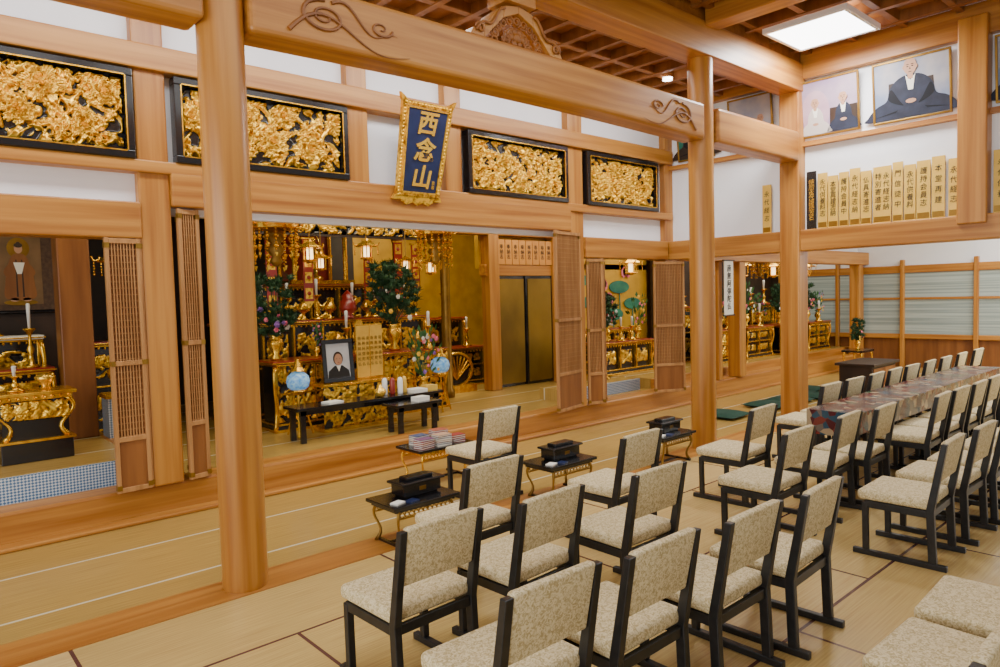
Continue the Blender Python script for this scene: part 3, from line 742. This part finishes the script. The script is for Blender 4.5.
simple("prayer_booklet",G().box(-.09,.09,-.06,.06,0,.05),paper,(4.62,6.56,FZ+.33),"folded white papers on the small table","booklet",.15)
flowers((5.22,7.32,FZ),1.0,[pink,whitep,purple,yellow],"gilt vase of pink and white flowers beside the altar",3,vh=.50,n=20)
t=thing("memorial_portrait","black-framed memorial portrait of a person on a draped stand","picture",(4.03,7.34,.80),rx=-.10)
g=G();w,h,q=.40,.50,.05
g.box(-w/2,w/2,-.015,.015,0,q);g.box(-w/2,w/2,-.015,.015,h-q,h);g.box(-w/2,-w/2+q,-.015,.015,q,h-q);g.box(w/2-q,w/2,-.015,.015,q,h-q);g.obj("frame",black,t,bevel=.004)
G().box(-w/2+q,w/2-q,-.002,.01,q,h-q).obj("photograph",pmat("photo_grey",(.46,.50,.55),(.64,.66,.68),(3,3,3),.5),t)
g=G();g.prism([(-.14,q),(.14,q),(.13,.13),(.05,.19),(-.05,.19),(-.13,.13)],1,-.006,-.002,0);g.prism([(-.03,.19),(.03,.19),(0,.12)],1,-.008,-.004,3)
g.prism(ell(0,.275,.062,.080),1,-.0075,-.003,4);g.prism(ell(0,.262,.050,.068),1,-.010,-.006,1)
for e in(-1,1):g.prism(ell(e*.020,.272,.007,.003,8),1,-.012,-.008,0)
g.prism(ell(0,.228,.013,.003,8),1,-.012,-.008,2);g.obj("painted_figure",[ink,skin,red,paper,darkbrown],t)
t=thing("portrait_stand","draped gilt stand under the portrait","stand",(4.2,7.36,FZ))
g=G();g.box(-.44,.50,-.13,.15,.51,.545);g.obj("shelf",gold,t,bevel=.005)
G().box(-.46,.52,-.15,.17,0,.04).obj("base_plate",gold,t,bevel=.005)
relief(.92,.47,92,47,77,.03,7,(.05,.08),org=(.03,-.10,.04),leaves=24).obj("brocade_front",[goldc,black],t,smooth=True)
t=thing("scripture_board","upright cream-gold folded scripture board with writing","tablet",(4.48,7.40,.80),.1)
w,h=.38,.66
G().prism([(-w/2,0),(0,.0),(w/2,0),(w/2,h),(0,h),(-w/2,h)],1,-.01,.01).obj("board",cream,t)
g=G();g.box(-w/2,w/2,-.012,.012,h-.02,h);g.box(-w/2,w/2,-.012,.012,0,.02);g.box(-.004,.004,-.013,.0,0,h);g.obj("edging",gold,t)
for c in range(6):textmesh("writing","\n".join("南無阿弥陀仏"),.048,golddim,t,(-.155+c*.062,-.012,h/2),ext=.001,space=1.3)
ornate_table((4.6,7.87,FZ),2.5,.5,.82,"wide gilt front altar table with carved flower relief",seed=5,nf=20)
ornate_table((4.7,8.9,FZ),3.0,.7,1.25,"tall lacquer and gilt altar platform with carved panels",seed=8,nf=44,style=1)
ornate_table((5.0,9.75,FZ),2.4,.7,1.75,"upper shrine platform with gilt panels",seed=9,nf=34,style=1)
t=thing("altar_shrine","gilt shrine with layered roof, pillars and a standing buddha figure","shrine",(5.05,9.9,FZ+1.75))
for sx in(-1,1):
    for sy in(-1,1):G().cyl(sx*.42,sy*.25,0.06,.95,.035,12).obj("pillar",gold,t)
G().box(-.52,.52,-.35,.35,0,.06).obj("base_plate",gold,t)
G().box(-.4,.4,.26,.28,.06,.93).obj("brocade_backing",red,t)
g=G();g.prism([(-.75,.95),(-.6,1.0),(-.35,1.15),(-.1,1.3),(.1,1.3),(.35,1.15),(.6,1.0),(.75,.95),(.5,.93),(-.5,.93)],1,-.42,.42)
for i in range(12):g.ball((-.66+.12*i,-.42,.95),.03,0,6,4)
g.obj("roof",gold,t)
g=G();g.lathe([(.12,.06),(.16,.1),(.12,.14),(.07,.16),(.09,.3),(.11,.45),(.10,.55),(.04,.6),(.05,.66),(.055,.7),(.03,.75),(.0,.78)],n=14);g.tube([(.16*math.cos(a),.08,.62+.2*math.sin(a)) for a in [i*PI/12 for i in range(25)]],.012,6);g.obj("statue",goldb,t,smooth=True)
for x,y in[(3.02,8.2),(6.4,8.35),(3.55,9.5),(6.4,9.6)]:
    g=G();g.lathe([(.10,0),(.10,.1),(.075,.14),(.07,1.4),(.08,2.4),(.11,2.5),(.12,3.1)],n=18);simple("altar_column",g,golddim if y<9 else woodD,(x,y,FZ),"round column beside the altar","column",smooth=True,group="altar columns")
t=thing("altar_transom","gilt openwork transom carving above the inner altar","carving",(4.7,8.42,2.60))
relief(3.1,.28,260,30,88,.05,16,(.06,.09),org=(0,0,.03),thr=.2,leaves=30).obj("relief",[goldc,black],t,smooth=True)
g=G();g.box(-1.58,1.58,-.05,.05,.31,.89);g.box(-1.58,1.58,.0,.03,0,.32);g.obj("frame",darkbrown,t)
for i,(x,y,z,l) in enumerate([(3.75,8.46,1.65,.93),(4.25,8.46,1.75,.83),(5.15,8.46,1.75,.83),(5.65,8.46,1.65,.93),(5.95,8.46,1.85,.7)]):
    t=thing("brocade_banner","narrow red and gold brocade banner hanging by the altar","banner",(x,y,z),group="brocade banners")
    g=G();g.box(-.07,.07,-.004,.004,0,l,0)
    for k in range(4):
        zz=l*(k+.5)/4;g.box(-.05,.05,-.009,.0,zz-.07,zz+.07,1);g.ball((0,-.008,zz),.03,0,8,4,(1,.3,1))
    g.box(-.09,.09,-.012,.012,l-.02,l,1);g.prism([(-.07,0),(.07,0),(0,-.09)],1,-.006,.006,1)
    g.obj("cloth",[red,goldc],t)
for x,y,z,s in[(3.72,7.35,2.2,.6),(4.3,8.2,2.15,.55),(4.55,7.5,2.25,.6),(5.6,8.2,2.15,.5),(6.0,8.15,2.1,.6),(3.4,8.75,2.2,.55)]:
    hanging_lantern((x,y,z),s,top=3.5-z)
for x,y,z,s in[(3.16,7.0,2.48,.85),(5.22,7.0,2.50,.80)]:
    canopy((x,y,z),s,top=3.5-z)
flowers((3.50,7.87,FZ+.82),1.2,[purple,pink,whitep],"tall pine arrangement with purple flowers in a gilt vase",11,n=10,pine=True)
flowers((5.15,7.87,FZ+.82),1.4,[yellow,whitep],"large green pine arrangement in a gilt vase",12,n=3,pine=True,spread=1.15)
flowers((5.75,8.75,FZ+1.25),1.0,[whitep,pink],"pine and white flowers on the altar platform",14,n=8,pine=True)
flowers((4.02,7.86,FZ+.82),.5,[purple,blue,pink],"small purple and blue flower arrangement",13,n=18)
for i,(x,y,z,h) in enumerate([(4.46,7.9,FZ+.82,.55),(5.65,7.78,FZ+.82,.5),(3.75,8.8,FZ+1.25,.55),(4.1,8.8,FZ+1.25,.5),(4.5,8.75,FZ+1.25,.55),(5.08,8.8,FZ+1.25,.5),(5.40,8.75,FZ+1.25,.4),(4.2,9.6,FZ+1.75,.5),(5.85,9.6,FZ+1.75,.5)]):
    candlestick((x,y,z),h,s=1.2,group="altar candlesticks")
for i,(x,y,z) in enumerate([(4.26,7.76,FZ+.82),(4.68,8.72,FZ+1.25),(5.24,8.68,FZ+1.25),(4.28,8.7,FZ+1.25),(5.46,7.74,FZ+.82),(4.80,7.74,FZ+.82)]):
    simple("offering_bowl",G().lathe([(.05,0),(.06,.01),(.02,.04),(.02,.09),(.08,.13),(.09,.16),(.04,.24),(.0,.3)],n=14),gold,(x,y,z),"gilt footed offering vessel on the altar","vessel",smooth=True,group="offering vessels")
simple("tiered_offering",G().lathe([(.09,0),(.09,.03),(.05,.05),(.12,.12),(.12,.16),(.11,.18),(.11,.24),(.08,.26),(.08,.32),(.04,.36),(0,.4)],n=16),red,(4.90,8.62,FZ+1.25),"red and gold tiered offering bowl","vessel",smooth=True)
simple("memorial_tablet",G().box(-.08,.08,-.03,.03,0,.05).box(-.055,.055,-.015,.015,.05,.34).prism([(-.075,.34),(.075,.34),(.04,.42),(-.04,.42)],1,-.02,.02),gold,(4.63,7.9,FZ+.82),"small gilt memorial tablet on the altar","tablet")
for x,y in[(3.50,7.32),(5.56,7.42)]:
    t=thing("bon_lantern","blue painted paper lantern on a gilt tripod stand","lantern",(x,y,FZ),group="blue lanterns")
    g=G();g.lathe([(.02,.50),(.07,.51),(.115,.55),(.13,.61),(.115,.67),(.07,.71),(.02,.72)],n=18);g.obj("lamp_shade",lampblue,t,smooth=True)
    g=G();g.lathe([(.03,.72),(.09,.73),(.05,.77),(.02,.86)],n=12);g.lathe([(.06,.46),(.09,.50),(.08,.52)],n=12)
    for i in range(3):
        a=2*PI*i/3;g.tube([(.05*math.cos(a),.05*math.sin(a),.48),(.09*math.cos(a),.09*math.sin(a),.25),(.16*math.cos(a),.16*math.sin(a),0)],.012,6)
    g.obj("stand",gold,t)
ornate_table((7.2,9.4,FZ),1.4,.5,.66,"gilt side altar table with scroll carving",seed=21,nf=14,style=1)
ornate_table((7.3,10.1,FZ),1.4,.5,1.15,"tall gilt side altar tier",seed=22,nf=14,style=1)
t=thing("openwork_bird","round black and gilt openwork bird ornament","ornament",(6.80,8.65,FZ))
g=G();g.tube([(.32*math.cos(a),0,.36+.26*math.sin(a)) for a in [i*PI/14 for i in range(29)]],.025,6)
for k in range(9):
    a=PI*.1+k*.30;g.tube([(0,-.01,.20),(.12*math.cos(a),-.01,.28+.1*math.sin(a)),(.27*math.cos(a),-.01,.36+.22*math.sin(a))],.012,5,taper=lambda q:.6+.8*q)
g.box(-.35,.35,-.08,.08,0,.12);g.obj("openwork",gold,t)
G().lathe([(.28,-.01),(.28,.01)],n=24).obj("backing",black,t,loc=(0,.03,.36),rot=(PI/2,0,0))
for x,z in[(6.8,.66),(7.6,.66)]:candlestick((x,9.35,FZ+z),.5,s=1.2,group="altar candlesticks")
candlestick((7.0,10.0,FZ+1.15),.9,s=1.3,group="altar candlesticks");candlestick((7.6,10.0,FZ+1.15),.7,s=1.2,group="altar candlesticks")
tabm=pmat("tablet_orange",(.62,.26,.04),rough=.5)
for i in range(8):
    t=thing("votive_tablet","orange wooden votive name tablet with ink writing","tablet",(7.54+.155*i,8.335,2.262),group="votive tablets over the sliding doors")
    G().box(-.07,.07,0,.015,0,.40).obj("board",tabm,t)
    textmesh("writing","奉\n納\n志",.08,ink,t,(0,-.003,.2),ext=.001)
# ---------------------------------------------------------------- left bay altar
PZ=.46
t=thing("altar_table","gilt carved table with curled legs on a black base","altar",(.98,7.15,PZ))
G().box(-.30,.30,-.19,.19,.56,.59).obj("tabletop",gold,t,bevel=.006)
G().box(-.26,.26,-.17,.17,0,.17).obj("plinth",black,t,bevel=.006)
g=G();g.box(-.27,.27,-.16,.16,.52,.56)
for i in range(9):g.ball((-.25+.0625*i,-.18,.54),.016,0,6,4)
g.obj("moulding",gold,t)
G().box(-.28,.28,-.18,.18,.17,.19).obj("base_plate",gold,t)
G().box(-.24,.24,-.12,.12,.19,.52).obj("body",black,t)
relief(.5,.17,60,24,91,.04,5,(.04,.06),org=(0,-.14,.35),thr=.15,leaves=8).obj("relief",[goldc,black],t,smooth=True)
for sx in(-1,1):
    for sy in(-1,1):
        g=G();g.tube([(sx*(.23+.05*math.sin(k*2*PI)),sy*.13,.53-.34*k) for k in [j/12 for j in range(13)]],.020,6,taper=lambda q:1.3-.6*math.sin(q*PI));g.obj("leg",gold,t,smooth=True)
ornate_table((.72,8.15,PZ),1.15,.35,.72,"stepped side altar shelf with gilt panels",seed=32,nf=16,style=1)
ornate_table((.72,8.62,PZ),1.15,.30,1.02,"upper side altar shelf with pale top",seed=33,nf=12,style=1,topm=paper)
t=thing("hanging_scroll","tall dark painted scroll of a standing robed figure","scroll",(1.17,8.87,1.72))
G().box(-.30,.30,0,.02,0,1.15).obj("scroll_border",pmat("scroll_brocade",(.05,.022,.010),(.09,.045,.02),(30,30,30),.6),t);G().box(-.20,.20,-.006,0,.08,1.0).obj("picture",pmat("scroll_silk",(.12,.065,.022),(.20,.11,.04),(4,4,4),.6),t)
g=G();g.prism(smooth_shape([(-.12,.14),(.12,.14),(.13,.30),(.10,.48),(.05,.60),(-.05,.60),(-.10,.48),(-.13,.30)]),1,-.012,-.006,0)
g.prism(ell(0,.67,.10,.11,28),1,-.008,-.006,2);g.prism(ell(0,.665,.036,.050),1,-.012,-.006,1);g.prism(ell(0,.715,.020,.022),1,-.013,-.006,4);g.prism(ell(0,.70,.038,.025),1,-.0125,-.006,4)
for sx in(-1,1):
    g.prism(smooth_shape([(sx*.09,.50),(sx*.14,.42),(sx*.10,.36),(sx*.05,.44)]),1,-.015,-.010,0);g.prism([(sx*.02,.16),(sx*.035,.16),(sx*.03,.55),(sx*.02,.55)],1,-.0135,-.011,4)
    g.prism(ell(sx*.055,.13,.04,.02,10),1,-.012,-.006,1)
g.prism([(-.05,.52),(.05,.52),(.02,.40),(-.02,.40)],1,-.014,-.010,3);g.prism(ell(0,.10,.15,.03),1,-.011,-.006,2)
g.obj("painted_figure",[woodD,skin,golddim,paper,darkbrown],t)
g=G();g.cyl(0,0,-.34,.34,.02,10);g.obj("roller",black,t,loc=(0,0,0),rot=(0,PI/2,0))
for i,(x,y,z,h) in enumerate([(.42,8.1,PZ+.72,.4),(1.12,8.1,PZ+.72,.62),(.9,8.6,PZ+1.02,.3),(.86,7.15,PZ+.59,.22)]):candlestick((x,y,z),h,s=1.0,group="side altar candlesticks")
simple("offering_bowl",G().lathe([(.05,0),(.03,.03),(.07,.08),(.08,.11),(.05,.13)],n=14),goldb,(1.08,7.15,PZ+.59),"gilt footed bowl on the side table","vessel",smooth=True,group="offering vessels")
simple("offering_bowl",G().lathe([(.05,0),(.03,.03),(.08,.1),(.09,.14),(.05,.16)],n=14),black,(.75,8.1,PZ+.72),"dark footed bowl on the side shelf","vessel",smooth=True,group="offering vessels")
flowers((.62,8.6,PZ+1.02),.6,[pink,yellow,whitep],"small vase of mixed flowers on the side altar",41,n=12)
ornate_table((2.2,9.2,FZ),.9,.4,1.1,"gilt altar tier behind the pillar",seed=35,nf=10,style=1)
t=thing("patterned_chest","blue and white patterned chest with gilt edges","chest",(1.82,7.75,FZ))
G().box(-.16,.16,-.13,.13,.03,.60).obj("body",diamond,t);G().box(-.18,.18,-.15,.15,.60,.64).obj("lid",gold,t);G().box(-.18,.18,-.15,.15,0,.03).obj("base_plate",gold,t)
simple("offering_bowl",G().lathe([(.06,0),(.08,.02),(.03,.06),(.12,.16),(.13,.22),(.04,.32),(.0,.4)],n=14),gold,(1.82,7.75,FZ+.64),"large gilt lidded vessel on the patterned chest","vessel",smooth=True,group="offering vessels")
candlestick((2.1,9.1,FZ+1.1),.6,s=1.3,group="side altar candlesticks");hanging_lantern((1.90,8.0,2.0),.8,top=1.5)
# ---------------------------------------------------------------- right bay altar
ornate_table((9.45,7.5,.40),1.4,.45,.55,"carved altar table with offerings",seed=51,nf=14,style=1)
ornate_table((9.7,8.1,.40),1.3,.35,.72,"upper tier with black and gilt panels",seed=52,nf=12,style=1)
flowers((9.0,7.42,.95),1.0,[pink,red,whitep],"vase of pink flowers with dark leaves",53,n=20,pine=True)
flowers((9.95,7.5,.95),.9,[pink,yellow],"gilt vase with pink lotus blooms",54,n=14)
t=thing("painted_lotus","large painted lotus leaves and pink blooms on the gilt wall","painting",(9.95,8.48,1.25))
g=G()
for cx,cz,a,b in [(0,.35,.32,.14),(.55,.10,.30,.12),(-.55,.20,.28,.12),(.75,.62,.30,.12),(-.35,.75,.26,.10),(1.15,.3,.25,.11)]:
    g.prism(ell(cx,cz,a,b),1,-.01,.01,0);g.tube([(cx,0,cz),(cx+.05,0,-.5)],.012,5,0)
for cx,cz in [(.25,.62),(.95,.85),(-.05,.92),(-.7,.55),(.42,.35)]:
    for k in range(5):
        a=PI*(.15+.175*k);g.prism(ell(cx+.08*math.cos(a),cz+.08*math.sin(a),.06,.09,10),1,-.02,.0,1)
g.obj("lotus",[teal,pink],t)
for x in(9.3,9.6):candlestick((x,7.35,.95),.4,s=1.1,group="side altar candlesticks")
hanging_lantern((8.95,6.85,2.05),.65,top=1.2)
candlestick((8.45,7.0,.42),.9,s=1.2,group="side altar candlesticks")
# ---------------------------------------------------------------- far right room altars
for k,(x,y) in enumerate([(11.9,7.1),(13.1,7.1),(14.3,7.0),(15.45,6.95)]):
    w=1.05
    ornate_table((x,y,.40),w,.5,.62,"lacquer and gilt altar table in the side room",seed=60+k,nf=10,style=k%2)
    if k<3:
        ornate_table((x,y+.6,.40),w,.4,1.05,"upper tier with gilt panels in the side room",seed=70+k,nf=10,style=1)
        candlestick((x+.25,y+.55,1.45),.5,s=1.4,group="side room candlesticks");candlestick((x-.3,y+.55,1.45),.35,s=1.4,group="side room candlesticks")
        hanging_lantern((x+.3,y-.35,2.0),.75,top=1.9)
    flowers((x-.24,y-.05,1.02),1.0,[pink,red,whitep,yellow],"colourful flower arrangement on a gilt table",80+k,n=18,pine=(k!=1))
    flowers((x+.28,y-.05,1.02),.75,[red,yellow,purple,pink],"bright red and yellow flowers in a vase",90+k,n=18)
    candlestick((x+.02,y-.2,1.02),.45,s=1.2,group="side room candlesticks")
    if k==1:canopy((x-.25,y-.35,2.25),.6,top=1.65)
t=thing("calligraphy_scroll","long narrow white hanging scroll with black calligraphy","scroll",(10.50,6.05,1.35))
G().box(-.14,.14,-.0,.01,0,.88).obj("scroll_paper",paper,t);g=G();g.box(-.17,.17,-.01,.02,-.02,0);g.obj("roller",darkbrown,t);g=G();g.box(-.17,.17,-.01,.02,.88,.90);g.obj("roller",darkbrown,t)
textmesh("writing","南\n無\n阿\n弥\n陀\n仏",.125,ink,t,(0,-.004,.44),ext=.001,bold=.001,shear=.1)
trim(10.4,10.5,YA-.02,YA+.1,.26,2.23,woodZ)
t=thing("wooden_chest","low dark brown wooden cabinet with dark top","cabinet",(12.0,4.45,0))
G().box(-.50,.50,-.25,.25,0,.50).obj("body",darkbrown,t,bevel=.01);G().box(-.55,.55,-.3,.3,.50,.54).obj("top",darkbrown,t,bevel=.006)
for i in range(2):
    G().box(-.45+.46*i,-.01+.46*i,-.262,-.25,.06,.46).obj("door",woodD,t)
t=thing("altar_stand","small gilt offering stand on the side room floor","table",(14.6,5.6,0),group="side room stands")
G().box(-.3,.3,-.2,.2,.46,.5).obj("tabletop",black,t)
for sx in(-1,1):
    for sy in(-1,1):
        g=G();cab_leg(g,sx*.24,sy*.15,.47,sx,sy,r=.02);g.obj("leg",gold,t,smooth=True)
flowers((14.6,5.6,.5),.75,[red,pink,yellow],"small bright flower vase on the gilt stand",99,n=14,pine=True)
# ---------------------------------------------------------------- lights
def area(loc,rot,sx,sy,e,c=(1,1,1),name="area"):
    l=bpy.data.lights.new(name,"AREA");l.shape='RECTANGLE';l.size=sx;l.size_y=sy;l.energy=e;l.color=c
    o=bpy.data.objects.new(name,l);COL.objects.link(o);o.location=loc;o.rotation_euler=rot;return o
area((3,-4.8,2.2),(PI/2,0,PI),14,3.6,1650,(.98,.99,1),"window_light_back")
area((-4.5,1,2.2),(PI/2,0,-PI/2),8,3.4,360,(.98,.99,1),"window_light_side")  # added soft fill from the unseen left side, not a modelled window
area((8.1,3.5,4.55),(0,0,0),.8,.8,90,(1,.99,.97),"panel_light")
area((13.5,1,3.7),(0,0,0),5,5,480,(.98,1,1),"side_room_light")
area((3,2,4.45),(0,0,0),6,3,130,(1,.98,.95),"ceiling_lights")
area((3.5,4.9,4.35),(.35,0,0),9,.5,180,(1,.99,.98),"aisle_lights")  # added strip light that brightens the white plaster above the altar front
area((4.3,7.0,3.4),(.2,0,0),3.5,.6,58,(1,.87,.65),"altar_light")
area((1,7.0,3.3),(.2,0,0),1.4,.5,16,(1,.87,.65),"altar_light")
area((9.5,7.0,3.1),(.2,0,0),1.5,.5,32,(1,.88,.66),"altar_light")
area((13.4,6.7,3.6),(.2,0,0),4,.5,75,(1,.9,.72),"altar_light")
area((7.6,7.6,3.3),(.2,0,0),1.3,.5,22,(1,.9,.65),"altar_light")
area((7.4,8.9,3.3),(.2,0,0),1.3,.5,55,(1,.88,.6),"altar_light")
w=bpy.data.worlds.new("world");bpy.context.scene.world=w;w.use_nodes=True
bg=w.node_tree.nodes["Background"];bg.inputs[0].default_value=(.96,.98,1,1);bg.inputs[1].default_value=.75
